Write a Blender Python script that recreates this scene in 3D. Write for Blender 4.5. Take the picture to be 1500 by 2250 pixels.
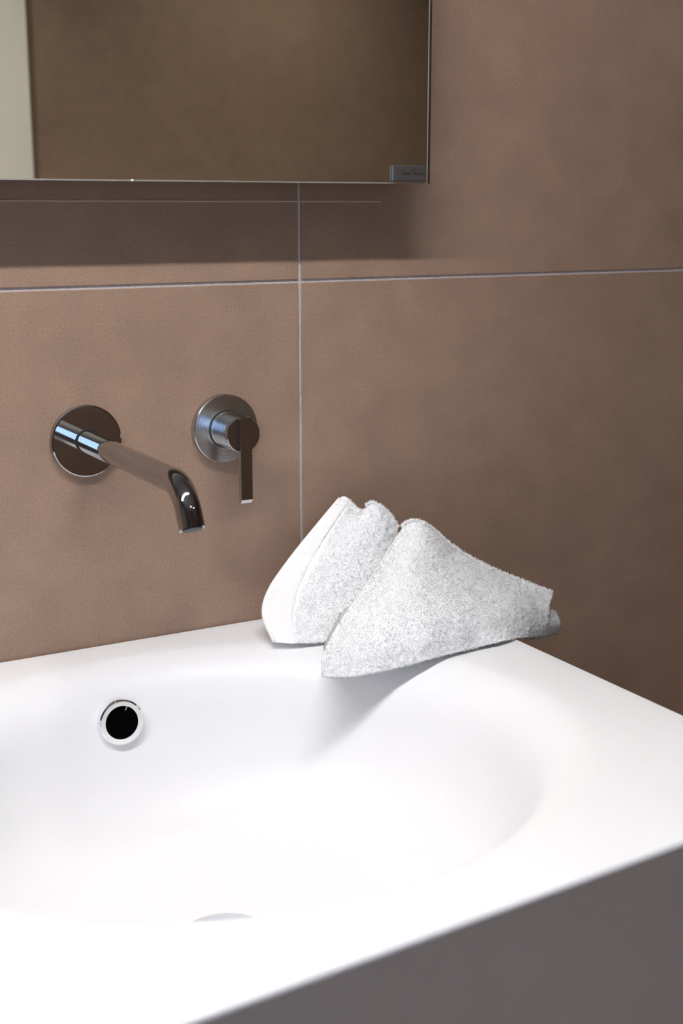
import bpy, bmesh, math, random
from mathutils import Vector, Matrix
random.seed(7)
sc = bpy.context.scene
for o in list(bpy.data.objects): bpy.data.objects.remove(o)

# ---------------------------------------------------------------- camera
# units: metres; tiled wall = plane y 0, basin top = plane z 0, x runs right
FPX, CX, CY = 2900.0, 750.0, 1125.0
PITCH, YAW = math.radians(13.009), math.radians(29.644)
CAM = Vector((0.0, -1.0, 0.35198))
FW = Vector((math.sin(YAW)*math.cos(PITCH), math.cos(YAW)*math.cos(PITCH), -math.sin(PITCH)))
RT = Vector((math.cos(YAW), -math.sin(YAW), 0))
UP = RT.cross(FW)
cam = bpy.data.cameras.new('camera')
camo = bpy.data.objects.new('camera', cam)
sc.collection.objects.link(camo)
cam.sensor_fit = 'VERTICAL'; cam.sensor_height = 36.0; cam.sensor_width = 24.0
cam.lens = FPX/2250*36
camo.matrix_world = Matrix(((RT.x, UP.x, -FW.x, CAM.x), (RT.y, UP.y, -FW.y, CAM.y), (RT.z, UP.z, -FW.z, CAM.z), (0, 0, 0, 1)))
cam.clip_start = 0.01
cam.dof.use_dof = True; cam.dof.focus_distance = 1.09; cam.dof.aperture_fstop = 8.0
sc.camera = camo

# ---------------------------------------------------------------- world and exposure
w = bpy.data.worlds.new('world'); sc.world = w; w.use_nodes = True
w.node_tree.nodes['Background'].inputs[0].default_value = (0.42, 0.63, 1.0, 1)
w.node_tree.nodes['Background'].inputs[1].default_value = 1.2
sc.view_settings.view_transform = 'Standard'; sc.view_settings.look = 'None'
sc.view_settings.gamma = 1.0; sc.view_settings.use_curve_mapping = False
sc.view_settings.exposure = 2.1
STRIP_POWER = 41.5       # emission of the pendant light
FILL_POWER = 420.0        # emission of the added fill lights, round downlights

# ---------------------------------------------------------------- helpers
COL = sc.collection
def at(px, py, y):
    d = FW + RT*((px-CX)/FPX) - UP*((py-CY)/FPX)
    return CAM + d*((y-CAM.y)/d.y)
def link(name, me, mat=None, parent=None, smooth=False, **props):
    o = bpy.data.objects.new(name, me); COL.objects.link(o)
    if mat is not None and me is not None:
        me.materials.clear(); me.materials.append(mat)
    if smooth and me is not None:
        for p in me.polygons: p.use_smooth = True
    if parent is not None:
        o.parent = parent
        o.matrix_parent_inverse = Matrix.Translation(-parent.location) if parent.parent is None else Matrix.Identity(4)
    for k, v in props.items(): o[k] = v
    return o
def empty(name, label, cat, group=None):
    o = bpy.data.objects.new(name, None); COL.objects.link(o); o.empty_display_size = 0.05
    o['label'] = label; o['category'] = cat
    if group: o['group'] = group
    return o
def bm_mesh(bm, name):
    bmesh.ops.recalc_face_normals(bm, faces=bm.faces)
    me = bpy.data.meshes.new(name); bm.to_mesh(me); bm.free(); return me
def add_box(bm, x0, x1, y0, y1, z0, z1, bev=0.0, seg=2):
    r = bmesh.ops.create_cube(bm, size=1)
    for v in r['verts']:
        v.co = Vector(((x0+x1)/2+v.co.x*(x1-x0), (y0+y1)/2+v.co.y*(y1-y0), (z0+z1)/2+v.co.z*(z1-z0)))
    if bev:
        es = list({e for v in r['verts'] for e in v.link_edges})
        bmesh.ops.bevel(bm, geom=es, offset=bev, segments=seg, profile=0.5, affect='EDGES')
def box(name, x0, x1, y0, y1, z0, z1, mat, parent=None, bev=0.0, seg=2, **p):
    bm = bmesh.new(); add_box(bm, x0, x1, y0, y1, z0, z1, bev, seg)
    return link(name, bm_mesh(bm, name), mat, parent, **p)
def frame_for(axis):
    a = axis.normalized(); u = a.orthogonal().normalized(); return u, a.cross(u), a
def lathe(name, prof, origin, axis, mat, parent=None, n=72, **p):
    """prof: list of (radius, height along axis); closed by caps where radius is 0"""
    bm = bmesh.new(); u, v, a = frame_for(axis); rings = []
    for r, h in prof:
        c = Vector(origin) + a*h
        if r < 1e-7: rings.append([bm.verts.new(c)])
        else: rings.append([bm.verts.new(c + u*(r*math.cos(2*math.pi*i/n)) + v*(r*math.sin(2*math.pi*i/n))) for i in range(n)])
    for A, B in zip(rings, rings[1:]):
        for i in range(n):
            j = (i+1) % n
            if len(A) == 1 and len(B) == 1: continue
            if len(A) == 1: bm.faces.new((A[0], B[i], B[j]))
            elif len(B) == 1: bm.faces.new((A[i], A[j], B[0]))
            else: bm.faces.new((A[i], A[j], B[j], B[i]))
    me = bm_mesh(bm, name)
    o = link(name, me, mat, parent, smooth=True, **p)
    sharp(o)
    return o
def sharp(o, ang=20):
    me = o.data
    bm = bmesh.new(); bm.from_mesh(me)
    for e in bm.edges:
        if len(e.link_faces) == 2 and e.calc_face_angle() > math.radians(ang): e.smooth = False
    bm.to_mesh(me); bm.free()
def sweep(name, path, rad, mat, parent=None, n=40, **p):
    """tube along path; the path lies in a plane of constant x"""
    bm = bmesh.new(); rings = []
    X = Vector((1, 0, 0))
    for i, c in enumerate(path):
        t = (path[min(i+1, len(path)-1)] - path[max(i-1, 0)]).normalized()
        b = t.cross(X).normalized()
        r = rad[i] if isinstance(rad, list) else rad
        rings.append([bm.verts.new(c + X*(r*math.cos(2*math.pi*k/n)) + b*(r*math.sin(2*math.pi*k/n))) for k in range(n)])
    for A, B in zip(rings, rings[1:]):
        for k in range(n):
            j = (k+1) % n; bm.faces.new((A[k], A[j], B[j], B[k]))
    bm.faces.new(rings[0]); bm.faces.new(rings[-1])
    o = link(name, bm_mesh(bm, name), mat, parent, smooth=True, **p); sharp(o, 50); return o
def catmull(p0, p1, p2, p3, t):
    return 0.5*((2*p1) + (p2-p0)*t + (2*p0-5*p1+4*p2-p3)*t*t + (3*p1-p0-3*p2+p3)*t*t*t)
def spline(pts, n):
    out = []
    m = len(pts)-1
    for i in range(n+1):
        f = i/n*m; k = min(int(f), m-1); t = f-k
        a = pts[max(k-1, 0)] if k > 0 else pts[0]*2-pts[1]
        d = pts[k+2] if k+2 <= m else pts[m]*2-pts[m-1]
        out.append(catmull(a, pts[k], pts[k+1], d, t))
    return out

# ---------------------------------------------------------------- materials
def new_mat(name):
    m = bpy.data.materials.new(name); m.use_nodes = True
    nt = m.node_tree; b = nt.nodes['Principled BSDF']; return m, nt, b
def simple(name, col, rough=0.5, metal=0.0, spec=0.5):
    m, nt, b = new_mat(name)
    b.inputs['Base Color'].default_value = (*col, 1); b.inputs['Roughness'].default_value = rough
    b.inputs['Metallic'].default_value = metal; b.inputs['Specular IOR Level'].default_value = spec
    return m
def emis(name, col, power):
    m, nt, b = new_mat(name)
    b.inputs['Base Color'].default_value = (0.8, 0.8, 0.8, 1)
    b.inputs['Emission Color'].default_value = (*col, 1); b.inputs['Emission Strength'].default_value = power
    return m
def noise(nt, scale, detail, rough=0.6, coord='Object'):
    tc = nt.nodes.new('ShaderNodeTexCoord'); n = nt.nodes.new('ShaderNodeTexNoise')
    n.inputs['Scale'].default_value = scale; n.inputs['Detail'].default_value = detail; n.inputs['Roughness'].default_value = rough
    nt.links.new(tc.outputs[coord], n.inputs['Vector']); return n
def ramp(nt, src, stops):
    r = nt.nodes.new('ShaderNodeValToRGB')
    while len(r.color_ramp.elements) < len(stops): r.color_ramp.elements.new(0.5)
    for e, (p, c) in zip(r.color_ramp.elements, stops): e.position = p; e.color = (*c, 1)
    nt.links.new(src, r.inputs[0]); return r
def mix(nt, mode, fac, a, b):
    m = nt.nodes.new('ShaderNodeMix'); m.data_type = 'RGBA'; m.blend_type = mode
    m.inputs[0].default_value = fac
    nt.links.new(a, m.inputs[6]); nt.links.new(b, m.inputs[7]); return m.outputs[2]

def tile_material():
    m, nt, b = new_mat('brown porcelain tile')
    big = noise(nt, 3.2, 5, 0.55)
    mid = noise(nt, 26, 4, 0.6)
    fine = noise(nt, 520, 3, 0.65)
    c1 = ramp(nt, big.outputs[0], [(0.3, (0.266, 0.174, 0.122)), (0.5, (0.292, 0.194, 0.138)), (0.72, (0.320, 0.218, 0.159))])
    c2 = ramp(nt, mid.outputs[0], [(0.3, (0.90, 0.90, 0.90)), (0.7, (1.06, 1.05, 1.04))])
    c3 = ramp(nt, fine.outputs[0], [(0.28, (0.62, 0.60, 0.58)), (0.5, (1, 1, 1)), (0.75, (1.30, 1.28, 1.26))])
    x = mix(nt, 'MULTIPLY', 1.0, c1.outputs[0], c2.outputs[0])
    x = mix(nt, 'MULTIPLY', 0.55, x, c3.outputs[0])
    nt.links.new(x, b.inputs['Base Color'])
    b.inputs['Roughness'].default_value = 0.52; b.inputs['Specular IOR Level'].default_value = 0.4
    bp = nt.nodes.new('ShaderNodeBump'); bp.inputs['Strength'].default_value = 0.18; bp.inputs['Distance'].default_value = 0.0006
    nt.links.new(fine.outputs[0], bp.inputs['Height']); nt.links.new(bp.outputs[0], b.inputs['Normal'])
    return m
M_tile = tile_material()
def grout_material():
    m, nt, b = new_mat('grey grout')
    n = noise(nt, 400, 3)
    r = ramp(nt, n.outputs[0], [(0.3, (0.40, 0.36, 0.35)), (0.7, (0.52, 0.48, 0.47))])
    nt.links.new(r.outputs[0], b.inputs['Base Color']); b.inputs['Roughness'].default_value = 0.9
    return m
M_grout = grout_material()
M_white = simple('white glazed basin', (0.83, 0.83, 0.84), 0.42, 0, 0.45)
M_chrome = simple('polished chrome', (0.46, 0.46, 0.475), 0.045, 1.0)
M_drain = simple('satin chrome', (0.70, 0.70, 0.74), 0.12, 1.0)
M_bright = simple('bright chrome', (0.86, 0.865, 0.89), 0.06, 1.0)
def brushed():
    m, nt, b = new_mat('turned chrome rings')
    b.inputs['Metallic'].default_value = 1; b.inputs['Base Color'].default_value = (0.55, 0.56, 0.58, 1); b.inputs['Roughness'].default_value = 0.22
    tc = nt.nodes.new('ShaderNodeTexCoord'); mp = nt.nodes.new('ShaderNodeMapping')
    mp.inputs['Location'].default_value = (-0.4548, 0, -0.1717)
    sx = nt.nodes.new('ShaderNodeVectorMath'); sx.operation = 'MULTIPLY'; sx.inputs[1].default_value = (1, 0, 1)
    ln = nt.nodes.new('ShaderNodeVectorMath'); ln.operation = 'LENGTH'
    nz = nt.nodes.new('ShaderNodeTexNoise'); nz.noise_dimensions = '1D'; nz.inputs['Scale'].default_value = 1500; nz.inputs['Detail'].default_value = 3
    nt.links.new(tc.outputs['Object'], mp.inputs[0]); nt.links.new(mp.outputs[0], sx.inputs[0]); nt.links.new(sx.outputs[0], ln.inputs[0])
    nt.links.new(ln.outputs['Value'], nz.inputs['W'])
    bp = nt.nodes.new('ShaderNodeBump'); bp.inputs['Strength'].default_value = 0.2; bp.inputs['Distance'].default_value = 0.0003
    nt.links.new(nz.outputs[0], bp.inputs['Height']); nt.links.new(bp.outputs[0], b.inputs['Normal'])
    return m
M_turned = brushed()
M_black = simple('hole shade black', (0.0006, 0.0006, 0.0007), 0.6, 0, 0.02)
M_rubber = simple('black seal', (0.01, 0.01, 0.012), 0.5)
M_mirror = simple('silvered mirror glass', (0.85, 0.87, 0.79), 0.004, 1.0)
M_edge = simple('polished glass edge', (0.52, 0.50, 0.47), 0.25, 0.6)
M_light_line = simple('painted pale light line', (0.50, 0.39, 0.32), 0.6)
M_darkedge = simple('dark mirror edging', (0.030, 0.020, 0.015), 0.6, 0, 0.1)
M_backing = simple('mirror backing', (0.10, 0.08, 0.07), 0.7)
M_badge = simple('brushed metal badge', (0.075, 0.070, 0.068), 0.38, 0.3)
M_ink = simple('dark red lettering', (0.030, 0.006, 0.008), 0.6)
def lacquer():
    m, nt, b = new_mat('taupe matt lacquer')
    n = noise(nt, 5, 3)
    r = ramp(nt, n.outputs[0], [(0.3, (0.50, 0.435, 0.395)), (0.7, (0.525, 0.457, 0.416))])
    nt.links.new(r.outputs[0], b.inputs['Base Color']); b.inputs['Roughness'].default_value = 0.45
    return m
M_taupe = lacquer()
def terry():
    m, nt, b = new_mat('white terry cotton')
    n = noise(nt, 700, 3)
    r = ramp(nt, n.outputs[0], [(0.3, (0.90, 0.90, 0.905)), (0.7, (0.95, 0.95, 0.95))])
    nt.links.new(r.outputs[0], b.inputs['Base Color'])
    b.inputs['Roughness'].default_value = 0.95; b.inputs['Specular IOR Level'].default_value = 0.1
    b.inputs['Sheen Weight'].default_value = 0.15; b.inputs['Sheen Roughness'].default_value = 0.5
    bp = nt.nodes.new('ShaderNodeBump'); bp.inputs['Strength'].default_value = 0.25; bp.inputs['Distance'].default_value = 0.001
    nt.links.new(n.outputs[0], bp.inputs['Height']); nt.links.new(bp.outputs[0], b.inputs['Normal'])
    return m
M_terry = terry()
def pile_mat():
    m, nt, b = new_mat('white cotton loops')
    nt.nodes.remove(b); out = nt.nodes['Material Output']
    d = nt.nodes.new('ShaderNodeBsdfDiffuse'); d.inputs[0].default_value = (0.95, 0.95, 0.95, 1)
    t = nt.nodes.new('ShaderNodeBsdfTranslucent'); t.inputs[0].default_value = (0.95, 0.95, 0.95, 1)
    mx = nt.nodes.new('ShaderNodeMixShader'); mx.inputs[0].default_value = 0.2
    nt.links.new(d.outputs[0], mx.inputs[1]); nt.links.new(t.outputs[0], mx.inputs[2]); nt.links.new(mx.outputs[0], out.inputs[0])
    return m
M_pile = pile_mat()
M_weave = simple('white flat woven cotton', (0.91, 0.90, 0.895), 0.9, 0, 0.1)
M_cream = simple('cream painted door', (0.92, 0.87, 0.78), 0.5)
M_ceil = simple('white ceiling paint', (0.70, 0.68, 0.66), 0.9)
M_plain = simple('warm grey paint', (0.30, 0.25, 0.21), 0.8)
def floor_mat():
    m, nt, b = new_mat('grey brown floor')
    n = noise(nt, 8, 5)
    r = ramp(nt, n.outputs[0], [(0.3, (0.16, 0.13, 0.11)), (0.7, (0.20, 0.165, 0.14))])
    nt.links.new(r.outputs[0], b.inputs['Base Color']); b.inputs['Roughness'].default_value = 0.5
    return m
M_floor = floor_mat()
M_strip = emis('lit light line', (1.0, 0.985, 0.985), STRIP_POWER)
M_fill = emis('lit added fill light lens', (1.0, 0.97, 0.94), FILL_POWER)
M_lampbody = simple('white lamp housing', (0.8, 0.8, 0.8), 0.5)
M_glass = simple('window glass', (1, 1, 1), 0.0); M_glass.node_tree.nodes['Principled BSDF'].inputs['Transmission Weight'].default_value = 1.0
M_glass.node_tree.nodes['Principled BSDF'].inputs['IOR'].default_value = 1.1
M_frame = simple('white window frame', (0.75, 0.75, 0.74), 0.4)

# ---------------------------------------------------------------- the room
X0, X1, Y0, Y1, Z0, Z1 = -1.40, 2.50, -2.00, 0.0, -0.85, 1.55
JX, JZ, G = 0.5287, 0.2910, 0.0030          # joint position and width in the wall seen in the photograph
def tiled_wall(name, along, fixed, sign, lo, hi, jx, jz, pitch_x=1.2, pitch_z=0.6):
    """grout bed (structure) with one child for each tile; along = 'x' or 'y'; tile faces look towards -sign"""
    t_face, t_bed = 0.0, 0.0016
    bm = bmesh.new()
    def bx(b, a0, a1, d0, d1, z0, z1, bev=0.0):
        f0, f1 = sorted((fixed+sign*d0, fixed+sign*d1))
        if along == 'x': add_box(b, a0, a1, f0, f1, z0, z1, bev, 1)
        else: add_box(b, f0, f1, a0, a1, z0, z1, bev, 1)
    bx(bm, lo, hi, t_bed, 0.08, Z0, Z1)
    wall = link(name, bm_mesh(bm, name), M_grout, kind='structure')
    k = math.floor((lo-jx)/pitch_x); xs = [lo]
    while jx+k*pitch_x < hi:
        if jx+k*pitch_x > lo: xs.append(jx+k*pitch_x)
        k += 1
    xs.append(hi)
    k = math.floor((Z0-jz)/pitch_z); zs = [Z0]
    while jz+k*pitch_z < Z1:
        if jz+k*pitch_z > Z0: zs.append(jz+k*pitch_z)
        k += 1
    zs.append(Z1)
    for a0, a1 in zip(xs, xs[1:]):
        for z0, z1 in zip(zs, zs[1:]):
            b = bmesh.new()
            bx(b, a0+(G/2 if a0 > lo else 0), a1-(G/2 if a1 < hi else 0), t_face, 0.0090, z0+(G/2 if z0 > Z0 else 0), z1-(G/2 if z1 < Z1 else 0), 0.0004)
            link('tile', bm_mesh(b, 'tile'), M_tile, wall)
    return wall
tiled_wall('wall_back', 'x', Y1, 1, X0, X1, JX, JZ)
tiled_wall('wall_right', 'y', X1, 1, Y0, Y1, -0.95, JZ)
box('wall_left', X0-0.15, X0, Y0, Y1, Z0, Z1, M_plain, kind='structure')
# the wall behind the camera: tiled right of the door, painted around a window left of it
DX0, DX1 = -0.04, 0.876
tiled_wall('wall_front', 'x', Y0, -1, DX1-0.02, X1, DX1-0.02, 0.271, 1.6, 0.8)
WX0, WX1, WZ0, WZ1 = -0.70, -0.12, 0.0, 0.95
bm = bmesh.new()
add_box(bm, X0, DX1-0.02, Y0-0.15, Y0, Z0, WZ0); add_box(bm, X0, DX1-0.02, Y0-0.15, Y0, WZ1, Z1)
add_box(bm, X0, WX0, Y0-0.15, Y0, WZ0, WZ1); add_box(bm, WX1, DX1-0.02, Y0-0.15, Y0, WZ0, WZ1)
link('wall_front', bm_mesh(bm, 'wall_front'), M_plain, kind='structure')
bm = bmesh.new()
for x0, x1, z0, z1 in ((WX0, WX0+0.05, WZ0, WZ1), (WX1-0.05, WX1, WZ0, WZ1), (WX0+0.05, WX1-0.05, WZ0, WZ0+0.05), (WX0+0.05, WX1-0.05, WZ1-0.05, WZ1)):
    add_box(bm, x0, x1, Y0-0.11, Y0-0.05, z0, z1)
win = link('window_1', bm_mesh(bm, 'window_1'), M_frame, kind='structure')
box('pane', WX0+0.05, WX1-0.05, Y0-0.084, Y0-0.078, WZ0+0.05, WZ1-0.05, M_glass, win)
box('floor', X0, X1, Y0, Y1, Z0-0.1, Z0, M_floor, kind='structure')
box('ceiling', X0, X1, Y0, Y1, Z1, Z1+0.1, M_ceil, kind='structure')
# cream door in the wall behind the camera, seen in the mirror
bm = bmesh.new()
add_box(bm, DX0, DX0+0.16, Y0+0.0005, Y0+0.020, Z0, 1.25); add_box(bm, DX1-0.16, DX1, Y0+0.0005, Y0+0.020, Z0, 1.25)
add_box(bm, DX0+0.16, DX1-0.16, Y0+0.0005, Y0+0.020, 1.18, 1.25)
door = link('door_1', bm_mesh(bm, 'door_1'), M_cream, kind='structure')
box('door_leaf', DX0+0.162, DX1-0.162, Y0+0.0005, Y0+0.014, Z0+0.005, 1.178, M_cream, door, 0.002, 2)
lathe('door_handle', [(0, 0), (0.024, 0), (0.024, 0.008), (0.009, 0.010), (0.009, 0.05), (0.012, 0.052), (0.012, 0.06), (0, 0.06)], (0.20, Y0+0.014, 0.15), Vector((0, 1, 0)), M_chrome, door, 24)

# ---------------------------------------------------------------- ceiling lights
lt = empty('pendant_light', 'long slim white pendant light hung on two wires above the basin', 'pendant light')
LY, LZ, LX0, LX1 = -0.506, 0.95, -0.58, 0.55
box('housing', LX0-0.01, LX1+0.01, LY-0.022, LY+0.022, LZ, LZ+0.040, M_lampbody, lt, 0.003, 2)
box('diffuser', LX0, LX1, LY-0.010, LY+0.010, LZ-0.005, LZ-0.0002, M_strip, lt)
for x in (LX0+0.15, LX1-0.15):
    lathe('wire', [(0, 0), (0.0012, 0), (0.0012, Z1-LZ-0.041), (0, Z1-LZ-0.041)], (x, LY, LZ+0.040), Vector((0, 0, 1)), M_rubber, lt, 8)
for i, (x, y, lb) in enumerate([(0.55, -1.68, 'round white ceiling downlight added as fill in front of the cream door'), (1.45, -1.68, 'round white ceiling downlight added as fill beside the tiled front wall')]):  # unseen lamps added to brighten the front wall and door in the mirror
    d = empty('fill_light', lb, 'fill_light', 'fill lights added on the ceiling')
    lathe('housing', [(0.031, 0.030), (0.031, 0.095), (0.036, 0.095), (0.036, 0.0), (0, 0.0), (0, 0.028), (0.031, 0.028), (0.031, 0.030)], (x, y, Z1-0.001), Vector((0, 0, -1)), M_lampbody, d, 40)
    lathe('lens', [(0, 0.0), (0.029, 0.0), (0.029, 0.003), (0, 0.003)], (x, y, Z1-0.030), Vector((0, 0, -1)), M_fill, d, 40)

# ---------------------------------------------------------------- basin
BX0, BX1 = 0.042, 0.6485
SLAB = 0.004                                  # the line of the front edge is read at the underside of the slab
def on_level(px, py, z):
    d = FW + RT*((px-CX)/FPX) - UP*((py-CY)/FPX)
    return CAM + d*((z-CAM.z)/d.z)
FA, FB = on_level(444, 2250, -SLAB), on_level(1500, 1863, -SLAB)
FS = (FB.y-FA.y)/(FB.x-FA.x)
def front_y(x): return FA.y + FS*(x-FA.x)
basin = empty('washbasin', 'white glazed washbasin with an oval bowl against the tiled wall', 'washbasin')
EX, EY, EA, EB = 0.345, -0.250, 0.233, 0.203
prof = [Vector(p+(0,)) for p in [(1.085, 0.0), (1.045, -0.0012), (1.0, -0.0055), (0.955, -0.0125), (0.92, -0.021), (0.893, -0.034), (0.873, -0.050), (0.845, -0.068), (0.795, -0.090), (0.71, -0.109), (0.57, -0.125), (0.40, -0.134), (0.25, -0.1385), (0.150, -0.1402)]]
def bowl_z(k):
    for a, b in zip(prof, prof[1:]):
        if b.x <= k <= a.x: return a.y+(b.y-a.y)*(a.x-k)/(a.x-b.x)
    return 0.0
def make_basin():
    bm = bmesh.new(); N = 240
    angs = [2*math.pi*i/N for i in range(N)]
    # include the directions of the four corners
    cor = [(BX0, -0.001), (BX1, -0.001), (BX0, front_y(BX0)), (BX1, front_y(BX1))]
    for cxn, cyn in cor:
        a = math.atan2((cyn-EY)/EB, (cxn-EX)/EA) % (2*math.pi)
        i = min(range(N), key=lambda q: abs(((angs[q]-a+math.pi) % (2*math.pi))-math.pi)); angs[i] = a
    def outer(a, inset=0.0):
        dx, dy = EA*math.cos(a), EB*math.sin(a); t = 1e9
        if dx > 1e-9: t = min(t, (BX1-inset-EX)/dx)
        if dx < -1e-9: t = min(t, (BX0+inset-EX)/dx)
        if dy > 1e-9: t = min(t, (-0.001-inset-EY)/dy)
        # front edge: y = y0 + s (x - xa)
        den = dy-FS*dx
        q = (front_y(EX)+inset-EY)
        if abs(den) > 1e-9 and q/den > 0: t = min(t, q/den)
        return EX+dx*t, EY+dy*t
    rings = []
    T = SLAB; R = 0.0030
    spec = [(0.010, -T), (0.0, -T), (0.0, -R), (R*0.08, -R*0.62), (R*0.3, -R*0.3), (R*0.62, -R*0.08), (R, 0.0)]
    for ins, z in spec: rings.append([(*outer(a, ins), z) for a in angs])
    deck_in = prof[0]
    for f in (0.25, 0.5, 0.75):
        rr = []
        for a in angs:
            x, y = outer(a, R); xi, yi = EX+EA*deck_in.x*math.cos(a), EY+EB*deck_in.x*math.sin(a)
            rr.append((x+(xi-x)*f, y+(yi-y)*f, 0.0))
        rings.append(rr)
    for p in spline(prof, 66):
        rings.append([(EX+EA*p.x*math.cos(a), EY+EB*p.x*math.sin(a), min(p.y, 0.0)) for a in angs])
    V = [[bm.verts.new(c) for c in r] for r in rings]
    for A, B in zip(V, V[1:]):
        for i in range(N):
            j = (i+1) % N; bm.faces.new((A[i], A[j], B[j], B[i]))
    bm.faces.new(V[-1])
    me = bm_mesh(bm, 'bowl_top')
    o = link('bowl_top', me, M_white, basin, smooth=True); sharp(o, 60)
    return o
make_basin()
# bowl underside, hidden in the cabinet, keeps the basin a solid thing
# overflow
ofo = at(265, 1586, -0.0755)
nrm = Vector((-0.02, -0.985, 0.13)).normalized()
ov = lathe('overflow_ring', [(0.0130, -0.006), (0.0130, 0.0028), (0.0132, 0.0032), (0.0166, 0.0032), (0.0178, 0.0024), (0.0183, 0.0006), (0.0183, -0.006), (0.0130, -0.006)], ofo, nrm, M_bright, basin, 64, label='round chrome overflow ring')
lathe('overflow_dark_disc', [(0, 0.0008), (0.0131, 0.0008), (0.0131, -0.002), (0, -0.002)], ofo, nrm, M_black, basin, 48)  # black disc over the uncut bowl; the hole's shade is put into its colour
u, v, a = frame_for(nrm)
side = Vector((1, 0, 0)); upv = nrm.cross(side).normalized()
if upv.z < 0: upv = -upv
pin0 = ofo + nrm*0.0020 + upv*0.0125 + side*0.0055
pin1 = ofo + nrm*0.0020 + upv*0.0088 + side*0.0035
lathe('overflow_pin', [(0, 0), (0.0008, 0.0002), (0.0008, (pin1-pin0).length-0.0002), (0, (pin1-pin0).length)], pin0, pin1-pin0, M_chrome, basin, 12)
# drain
lathe('drain_cover', [(0.034, -0.002), (0.034, 0.0015), (0.0325, 0.003), (0.020, 0.0042), (0, 0.0045)], (0.335, -0.25, -0.1400), Vector((0, 0, 1)), M_drain, basin, 64)

# ---------------------------------------------------------------- vanity cabinet
cab = empty('vanity_cabinet', 'taupe grey vanity cabinet with flush fronts under the basin', 'cabinet')
def slanted_panel(name, x0, x1, z0, z1, back, front, mat, parent):
    bm = bmesh.new(); vs = []
    for z in (z0, z1):
        for (x, off) in ((x0, front), (x1, front), (x1, back), (x0, back)):
            vs.append(bm.verts.new((x, front_y(x)+off, z)))
    for f in ((0, 1, 2, 3), (4, 5, 6, 7), (0, 1, 5, 4), (1, 2, 6, 5), (2, 3, 7, 6), (3, 0, 4, 7)): bm.faces.new([vs[i] for i in f])
    bmesh.ops.recalc_face_normals(bm, faces=bm.faces)
    bmesh.ops.bevel(bm, geom=list(bm.edges), offset=0.0008, segments=2, profile=0.5, affect='EDGES')
    return link(name, bm_mesh(bm, name), mat, parent)
def cab_side(name, x0, x1):
    bm = bmesh.new(); vs = []
    for z in (-0.48, -0.0043):
        for x, y in ((x0, front_y(x0)+0.019), (x1, front_y(x1)+0.019), (x1, -0.002), (x0, -0.002)): vs.append(bm.verts.new((x, y, z)))
    for f in ((0, 1, 2, 3), (4, 5, 6, 7), (0, 1, 5, 4), (1, 2, 6, 5), (2, 3, 7, 6), (3, 0, 4, 7)): bm.faces.new([vs[i] for i in f])
    return link(name, bm_mesh(bm, name), M_taupe, cab)
cab_side('side_panel', BX0+0.001, BX0+0.017); cab_side('side_panel', BX1-0.017, BX1-0.001)
box('bottom_panel', BX0+0.0175, BX1-0.0175, -0.465, -0.004, -0.48, -0.464, M_taupe, cab)
slanted_panel('drawer_front', BX0-0.001, BX1+0.001, -0.245, -0.0042, 0.0185, 0.0004, M_taupe, cab)
slanted_panel('drawer_front', BX0-0.001, BX1+0.001, -0.480, -0.249, 0.0185, 0.0004, M_taupe, cab)

# ---------------------------------------------------------------- mirror
MD = 0.050
mr = empty('wall_mirror', 'large frameless mirror with a small metal badge hung above the basin', 'mirror')
MX0, MX1, MZ0, MZ1 = -0.30, 0.6222, 0.3707, 1.15
box('backing_board', MX0+0.02, MX1-0.035, -MD+0.0052, -0.0005, MZ0+0.045, MZ1-0.02, M_backing, mr)
box('glass', MX0, MX1, -MD, -MD+0.005, MZ0+0.0010, MZ1, M_mirror, mr)
box('polished_edge', MX0, MX1, -MD-0.0001, -MD+0.005, MZ0, MZ0+0.0010, M_edge, mr)
box('polished_edge', MX1, MX1+0.0009, -MD-0.0001, -MD+0.005, MZ0, MZ1, M_edge, mr)
box('side_edging', MX1+0.0009, MX1+0.0031, -MD, -MD+0.008, MZ0+0.0002, MZ1, M_darkedge, mr)
box('painted_light_line', MX0+0.05, 0.608, -0.0004, 0.0002, 0.3560, 0.3570, M_light_line, mr)  # added thin strip: a line of light on the tiles, put into its colour
# badge in the corner
b0 = at(860, 396, -MD-0.002); b1 = at(934, 365, -MD-0.002)
badge = box('badge', b0.x+0.0010, b1.x, -MD-0.0030, -MD-0.0002, b0.z-0.0006, b1.z+0.0002, M_badge, mr, 0.0006, 2, label='small metal maker badge')
def scribble(name, pts, r):
    cu = bpy.data.curves.new(name, 'CURVE'); cu.dimensions = '3D'; cu.bevel_depth = r; cu.bevel_resolution = 1
    s = cu.splines.new('POLY'); s.points.add(len(pts)-1)
    for q, p in zip(s.points, pts): q.co = (*p, 1)
    o = bpy.data.objects.new('tmp', cu); COL.objects.link(o)
    me = bpy.data.meshes.new_from_object(o.evaluated_get(bpy.context.evaluated_depsgraph_get()))
    bpy.data.objects.remove(o)
    return link(name, me, M_ink, mr)
bw = b1.x-b0.x; bh = b1.z-b0.z
def word(u0, u1, cap_h):
    pts = []; n = 46
    base = b0.z+bh*0.40
    for i in range(n+1):
        t = i/n; x = b0.x+bw*(u0+(u1-u0)*t)
        h = (cap_h if t < 0.2 else 0.13)*bh
        ph = t*2*math.pi*(6 if t > 0.2 else 5)
        pts.append((x+0.0004*math.cos(ph), -MD-0.00315, base+h*(0.5-0.5*math.cos(ph))))
    return pts
scribble('lettering', word(0.27, 0.54, 0.34), 0.00022)
scribble('lettering', word(0.60, 0.94, 0.36), 0.00022)
lathe('water_drop', [(0, 0), (0.0009, 0.0003), (0.0008, 0.0012), (0, 0.0016)], at(290, 396, -MD-0.0002), Vector((0, -1, 0)), M_frame, mr, 12)

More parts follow.
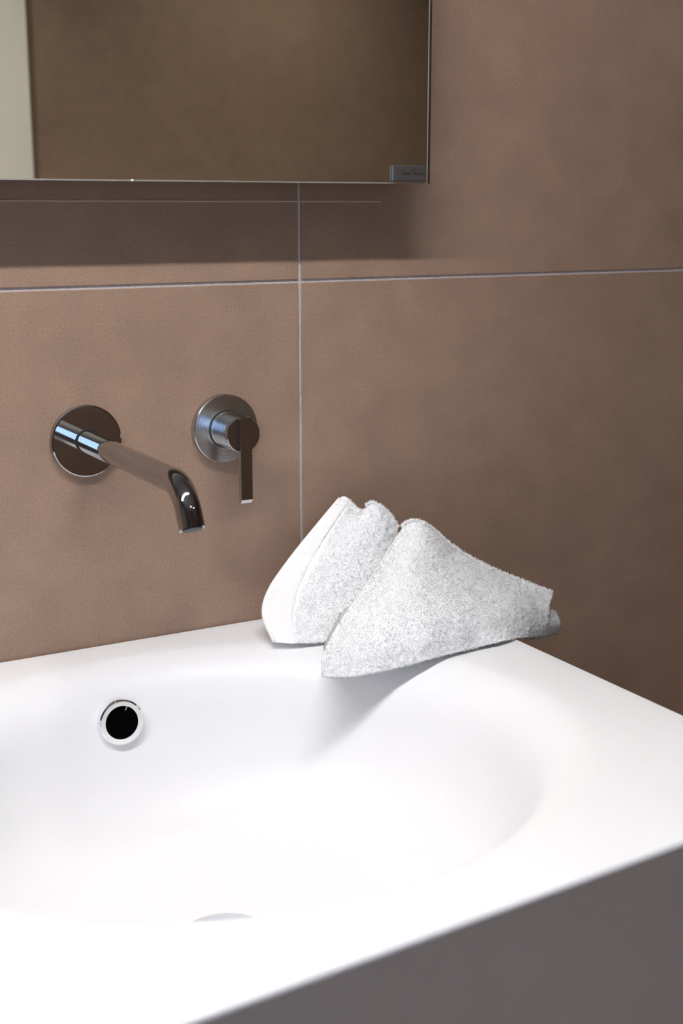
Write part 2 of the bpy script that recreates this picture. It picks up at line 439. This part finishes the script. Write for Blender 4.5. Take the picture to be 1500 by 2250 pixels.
# ---------------------------------------------------------------- tap: spout
RX, RZ = 0.3346, 0.1714
sp = empty('wall_spout', 'chrome wall spout with a round plate and down-bent tip', 'tap spout')
Yn = Vector((0, -1, 0))
lathe('wall_plate', [(0, 0.0002), (0.0289, 0.0002), (0.0289, 0.0044), (0.0285, 0.0053), (0.0276, 0.0058), (0.0, 0.0058)], (RX, 0, RZ), Yn, M_chrome, sp, 96)
lathe('seal_ring', [(0.0083, 0.0056), (0.0097, 0.0056), (0.0097, 0.0068), (0.0083, 0.0068)], (RX, 0, RZ), Yn, M_rubber, sp, 48)
path = [Vector((RX, -0.0038-0.176*i/24, RZ)) for i in range(25)]
BR = 0.030; bend = math.radians(64)
c0 = path[-1].copy()
for i in range(1, 25):
    t = bend*i/24
    path.append(Vector((RX, c0.y-BR*math.sin(t), c0.z-BR*(1-math.cos(t)))))
dirv = Vector((0, -math.cos(bend), -math.sin(bend))); e = path[-1].copy()
for i in range(1, 6): path.append(e+dirv*(0.012*i/5))
sweep('tube', path, 0.0089, M_chrome, sp)
tip = path[-1]
lathe('aerator', [(0.0, -0.001), (0.0070, -0.001), (0.0070, 0.0006), (0.0, 0.0004)], tip, dirv, M_rubber, sp, 40)

# ---------------------------------------------------------------- tap: handle
HX, HZ = 0.4548, 0.1717
hd = empty('mixer_handle', 'chrome wall mixer with a round plate and flat lever hanging down', 'tap handle')
lathe('wall_plate', [(0, 0.0002), (0.0289, 0.0002), (0.0289, 0.0062), (0.0282, 0.0070), (0.0158, 0.0074), (0.0158, 0.0060), (0, 0.0060)], (HX, 0, HZ), Yn, M_turned, hd, 96)
lathe('seal_ring', [(0.0146, 0.0058), (0.0160, 0.0058), (0.0160, 0.0078), (0.0146, 0.0078)], (HX, 0, HZ), Yn, M_rubber, hd, 64)
lathe('knob', [(0, 0.0058), (0.0148, 0.0058), (0.0148, 0.0398), (0.0143, 0.0404), (0, 0.0404)], (HX, 0, HZ), Yn, M_chrome, hd, 96)
lathe('collar', [(0.0147, 0.0070), (0.0153, 0.0070), (0.0153, 0.0125), (0.0147, 0.0125)], (HX, 0, HZ), Yn, M_turned, hd, 64)
bm = bmesh.new()
sec = [(-0.0402, HZ+0.0148), (-0.0452, HZ+0.0148), (-0.0452, HZ-0.0535), (-0.0432, HZ-0.0565), (-0.0402, HZ-0.0565)]
la = [bm.verts.new((HX-0.0052, y, z)) for y, z in sec]; lb = [bm.verts.new((HX+0.0052, y, z)) for y, z in sec]
bm.faces.new(la); bm.faces.new(lb)
for k in range(5): bm.faces.new((la[k], la[(k+1) % 5], lb[(k+1) % 5], lb[k]))
bmesh.ops.recalc_face_normals(bm, faces=bm.faces)
bmesh.ops.bevel(bm, geom=list(bm.edges), offset=0.00035, segments=2, profile=0.5, affect='EDGES')
link('lever', bm_mesh(bm, 'lever'), M_chrome, hd)

# ---------------------------------------------------------------- towel
tw = empty('hand_towel', 'folded white terry towel propped in the back corner of the basin', 'towel')
def control_surface(rows, nu, nv):
    """rows: list (bottom to top) of lists of (px, py, y); returns a grid [v][u] of points"""
    rp = [[at(*p) for p in r] for r in rows]
    fine_rows = [spline(r, nu) for r in rp]
    cols = [spline([fine_rows[j][i] for j in range(len(rows))], nv) for i in range(nu+1)]
    return [[cols[i][j] for i in range(nu+1)] for j in range(nv+1)]
from mathutils import noise as mn
def fold_mesh(name, rows, back, nu, nv, amp=0.0011, round_top=0.004):
    """front sheet from rows, a rounded ridge, and a back sheet that falls to the points 'back' gives: one closed fold"""
    g = control_surface(rows, nu, nv); bm = bmesh.new()
    grid = [list(r) for r in g]
    top = g[-1]; nb = 10
    bot = []
    for i in range(nu+1):
        bot.append(back(i/nu, g[0][i], top[i]))
    for j in range(1, nb+1):
        t = j/nb; row = []
        for i in range(nu+1):
            a, b = top[i], bot[i]
            p = a.lerp(b, t); p.z = b.z+(a.z-b.z)*(1-t)**1.5
            p.y = min(p.y, -0.004)
            row.append(p)
        grid.append(row)
    V = []
    for j, r in enumerate(grid):
        vr = []
        for p in r:
            n = mn.noise(p*55)*1.0 + mn.noise(p*300)*0.55
            q = p + Vector((0.3, -0.8, 0.5))*(n*amp)
            q.y = min(q.y, -0.003)
            if q.x < BX1+0.002 and math.hypot((q.x-EX)/EA, (q.y-EY)/EB) > 0.98: q.z = max(q.z, 0.0012)   # lies on the deck
            vr.append(bm.verts.new(q))
        V.append(vr)
    for A, B in zip(V, V[1:]):
        for i in range(nu): bm.faces.new((A[i], A[i+1], B[i+1], B[i]))
    for i in range(nu): bm.faces.new((V[-1][i], V[-1][i+1], V[0][i+1], V[0][i]))
    for i in (0, nu):
        loop = [V[j][i] for j in range(len(V))]
        c = bm.verts.new(sum((q.co for q in loop), Vector())/len(loop))
        for j in range(len(loop)): bm.faces.new((loop[j], loop[(j+1) % len(loop)], c))
    return bm_mesh(bm, name), g
Lrows = [
 [(600, 1411, -.074), (635, 1414, -.080), (675, 1414, -.086), (715, 1414, -.090), (770, 1425, -.092), (830, 1430, -.092)],
 [(577, 1352, -.055), (625, 1352, -.066), (680, 1350, -.074), (730, 1350, -.079), (780, 1350, -.082), (840, 1350, -.082)],
 [(590, 1297, -.046), (640, 1286, -.054), (700, 1280, -.062), (750, 1280, -.067), (800, 1285, -.070), (850, 1280, -.070)],
 [(640, 1224, -.037), (682, 1212, -.042), (730, 1207, -.049), (775, 1205, -.055), (820, 1212, -.059), (865, 1220, -.060)],
 [(699, 1151, -.028), (725, 1148, -.032), (762, 1147, -.036), (800, 1145, -.044), (838, 1155, -.050), (873, 1175, -.052)],
 [(748, 1092, -.020), (762, 1092, -.021), (793, 1118, -.028), (819, 1106, -.037), (850, 1126, -.044), (874, 1160, -.049)]]
Rrows = [
 [(709, 1487, -.153), (738, 1489, -.156), (785, 1486, -.160), (880, 1467, -.166), (960, 1445, -.170), (1045, 1424, -.168), (1125, 1405, -.163), (1196, 1397, -.134)],
 [(708, 1440, -.141), (738, 1437, -.144), (785, 1430, -.150), (870, 1410, -.158), (950, 1395, -.163), (1040, 1383, -.160), (1125, 1378, -.154), (1203, 1374, -.131)],
 [(750, 1360, -.124), (775, 1356, -.127), (812, 1350, -.134), (880, 1332, -.142), (960, 1330, -.146), (1045, 1333, -.145), (1128, 1343, -.142), (1205, 1350, -.124)],
 [(806, 1280, -.104), (828, 1273, -.1045), (856, 1262, -.111), (908, 1252, -.117), (976, 1270, -.121), (1052, 1289, -.121), (1132, 1308, -.121), (1207, 1327, -.114)],
 [(872, 1178, -.081), (884, 1172, -.0805), (905, 1165, -.082), (940, 1168, -.085), (1000, 1217, -.091), (1068, 1254, -.097), (1138, 1283, -.101), (1213, 1310, -.105)],
 [(885, 1158, -.074), (898, 1148, -.0735), (918, 1146, -.075), (948, 1162, -.078), (1004, 1208, -.083), (1070, 1245, -.090), (1140, 1274, -.095), (1213, 1302, -.100)]]
Frows = [
 [(1145, 1400, -.133), (1175, 1404, -.128), (1200, 1397, -.118), (1226, 1392, -.108)],
 [(1145, 1375, -.133), (1175, 1376, -.128), (1205, 1372, -.118), (1231, 1370, -.110)],
 [(1150, 1345, -.116), (1180, 1342, -.112), (1205, 1340, -.108), (1221, 1342, -.104)]]
def backL(u, f, t):
    x = max(f.x+0.030, 0.508); return Vector((x, -0.008, 0.0025))
def backR(u, f, t):
    z = 0.0025 if f.x < 0.63 else max(-0.006, 0.0025-(f.x-0.63)*0.1)
    return Vector((max(f.x+0.010, 0.52), f.y+0.095 if u < .85 else f.y+.05, z))
def backF(u, f, t): return Vector((f.x+0.003, f.y+0.045, f.z+0.002))
Lme, Lg = fold_mesh('left_fold', Lrows, backL, 60, 60)
Rme, Rg = fold_mesh('right_fold', Rrows, backR, 90, 60)
Fme, Fg = fold_mesh('under_layer', Frows, backF, 30, 24, 0.0006, 0.002)
link('fold', Lme, M_terry, tw, smooth=True); link('fold', Rme, M_terry, tw, smooth=True); link('fold', Fme, M_terry, tw, smooth=True)
# flat woven border along the left edge of the left fold: fine ribs across it, and a rolled hem
def border():
    bm = bmesh.new(); nu = 16
    rows = control_surface([[r[0], r[1], r[2], r[3], r[4], r[5]] for r in Lrows], 60, 260)
    V = []
    for j in range(0, 259):
        rib = 0.00045*math.sin(j*1.5)*min(1, max(0, (j-60)/60))
        vr = []
        for i in range(0, nu+1):
            p = rows[j][i]; q = p + Vector((-0.25, -0.85, 0.45))*(0.0005+0.0010*min(1, j/60)+rib*(1 if 0 < i < nu else 0))
            if i == nu: q = p
            vr.append(bm.verts.new(q))
        V.append(vr)
    for A, B in zip(V, V[1:]):
        for i in range(nu): bm.faces.new((A[i], A[i+1], B[i+1], B[i]))
    return bm_mesh(bm, 'woven_border')
hem = [Lg[j][0]+Vector((0.0006, -0.0004, 0.0004)) for j in range(0, len(Lg)-1)]
def hem_mesh(path, r, n=10):
    bm = bmesh.new(); rings = []
    for i, c in enumerate(path):
        t = (path[min(i+1, len(path)-1)]-path[max(i-1, 0)]).normalized()
        uu = t.cross(Vector((0, 1, 0))).normalized(); vv = t.cross(uu)
        rings.append([bm.verts.new(c+uu*(r*math.cos(2*math.pi*k/n))+vv*(r*math.sin(2*math.pi*k/n))) for k in range(n)])
    for A, B in zip(rings, rings[1:]):
        for k in range(n): bm.faces.new((A[k], A[(k+1) % n], B[(k+1) % n], B[k]))
    bm.faces.new(rings[0]); bm.faces.new(rings[-1])
    return bm_mesh(bm, 'hem')
link('hem', hem_mesh(hem, 0.0016), M_weave, tw, smooth=True)
link('woven_border', border(), M_weave, tw, smooth=True, label='flat ribbed woven border')
# pile: small loops standing on the folds
def pile():
    bm_v, bm_f, bm_n = [], [], []
    def tuft(p, n, ln, sn=None):
        d = (n + Vector((random.uniform(-.7, .7), random.uniform(-.7, .7), random.uniform(-.7, .7)))).normalized()
        s = d.orthogonal().normalized(); s = (Matrix.Rotation(random.uniform(0, 6.28), 3, d) @ s)*0.00028
        s2 = d.cross(s)
        b = len(bm_v); curl = s*random.uniform(-1.2, 1.2)+s2*random.uniform(-1.2, 1.2)
        p = p - n*0.0004; bm_n.extend([((sn or n)+d*0.45).normalized()]*7)
        m = p+d*ln*0.55
        bm_v.extend([p+s, p-s*0.5+s2*0.85, p-s*0.5-s2*0.85, m+s*0.9, m-s*0.45+s2*0.77, m-s*0.45-s2*0.77, p+d*ln+curl])
        for k in range(3):
            l = (k+1) % 3
            bm_f.append((b+k, b+l, b+3+l, b+3+k)); bm_f.append((b+3+k, b+3+l, b+6))
    def scatter(me, count, skip=None, ln=0.0019):
        me.calc_loop_triangles()
        tris = me.loop_triangles; ar = [t.area for t in tris]
        pick = random.choices(range(len(tris)), weights=ar, k=count)
        for i in pick:
            t = tris[i]; a, b, c = (me.vertices[q].co for q in t.vertices)
            r1, r2 = random.random(), random.random()
            if r1+r2 > 1: r1, r2 = 1-r1, 1-r2
            p = a+(b-a)*r1+(c-a)*r2
            if p.y > -0.008 or t.normal.y > 0.25 or (skip and skip(p)): continue
            tuft(p, t.normal, ln*random.uniform(0.5, 1.15))
    # region of the woven border (no pile): near the left edge of the left fold
    edge = [Lg[j][0] for j in range(len(Lg))]; inner = [Lg[j][17] for j in range(len(Lg))]
    def in_border(p):
        best = min(range(len(edge)), key=lambda j: abs(edge[j].lerp(inner[j], .5).z-p.z))
        return p.x < inner[best].x
    scatter(Lme, 44000, in_border)
    scatter(Rme, 78000)
    scatter(Fme, 12000)
    # shaggier along the ridges
    for row, n in ((Lg[-1][30:], 1500), (Rg[-1], 2900)):
        for _ in range(n):
            i = random.randrange(len(row)-1); p = row[i].lerp(row[i+1], random.random())
            tuft(p+Vector((0, 0.0004, -0.0008)), Vector((random.uniform(-.3, .3), random.uniform(-.25, .35), 1)).normalized(), random.uniform(0.0018, 0.0048), Vector((-0.2, -0.7, 0.7)))
    me = bpy.data.meshes.new('terry_pile'); me.from_pydata([tuple(q) for q in bm_v], [], bm_f); me.update()
    for q in me.polygons: q.use_smooth = True
    me.normals_split_custom_set_from_vertices([tuple(q) for q in bm_n])
    return me
link('terry_pile', pile(), M_pile, tw, kind='stuff')
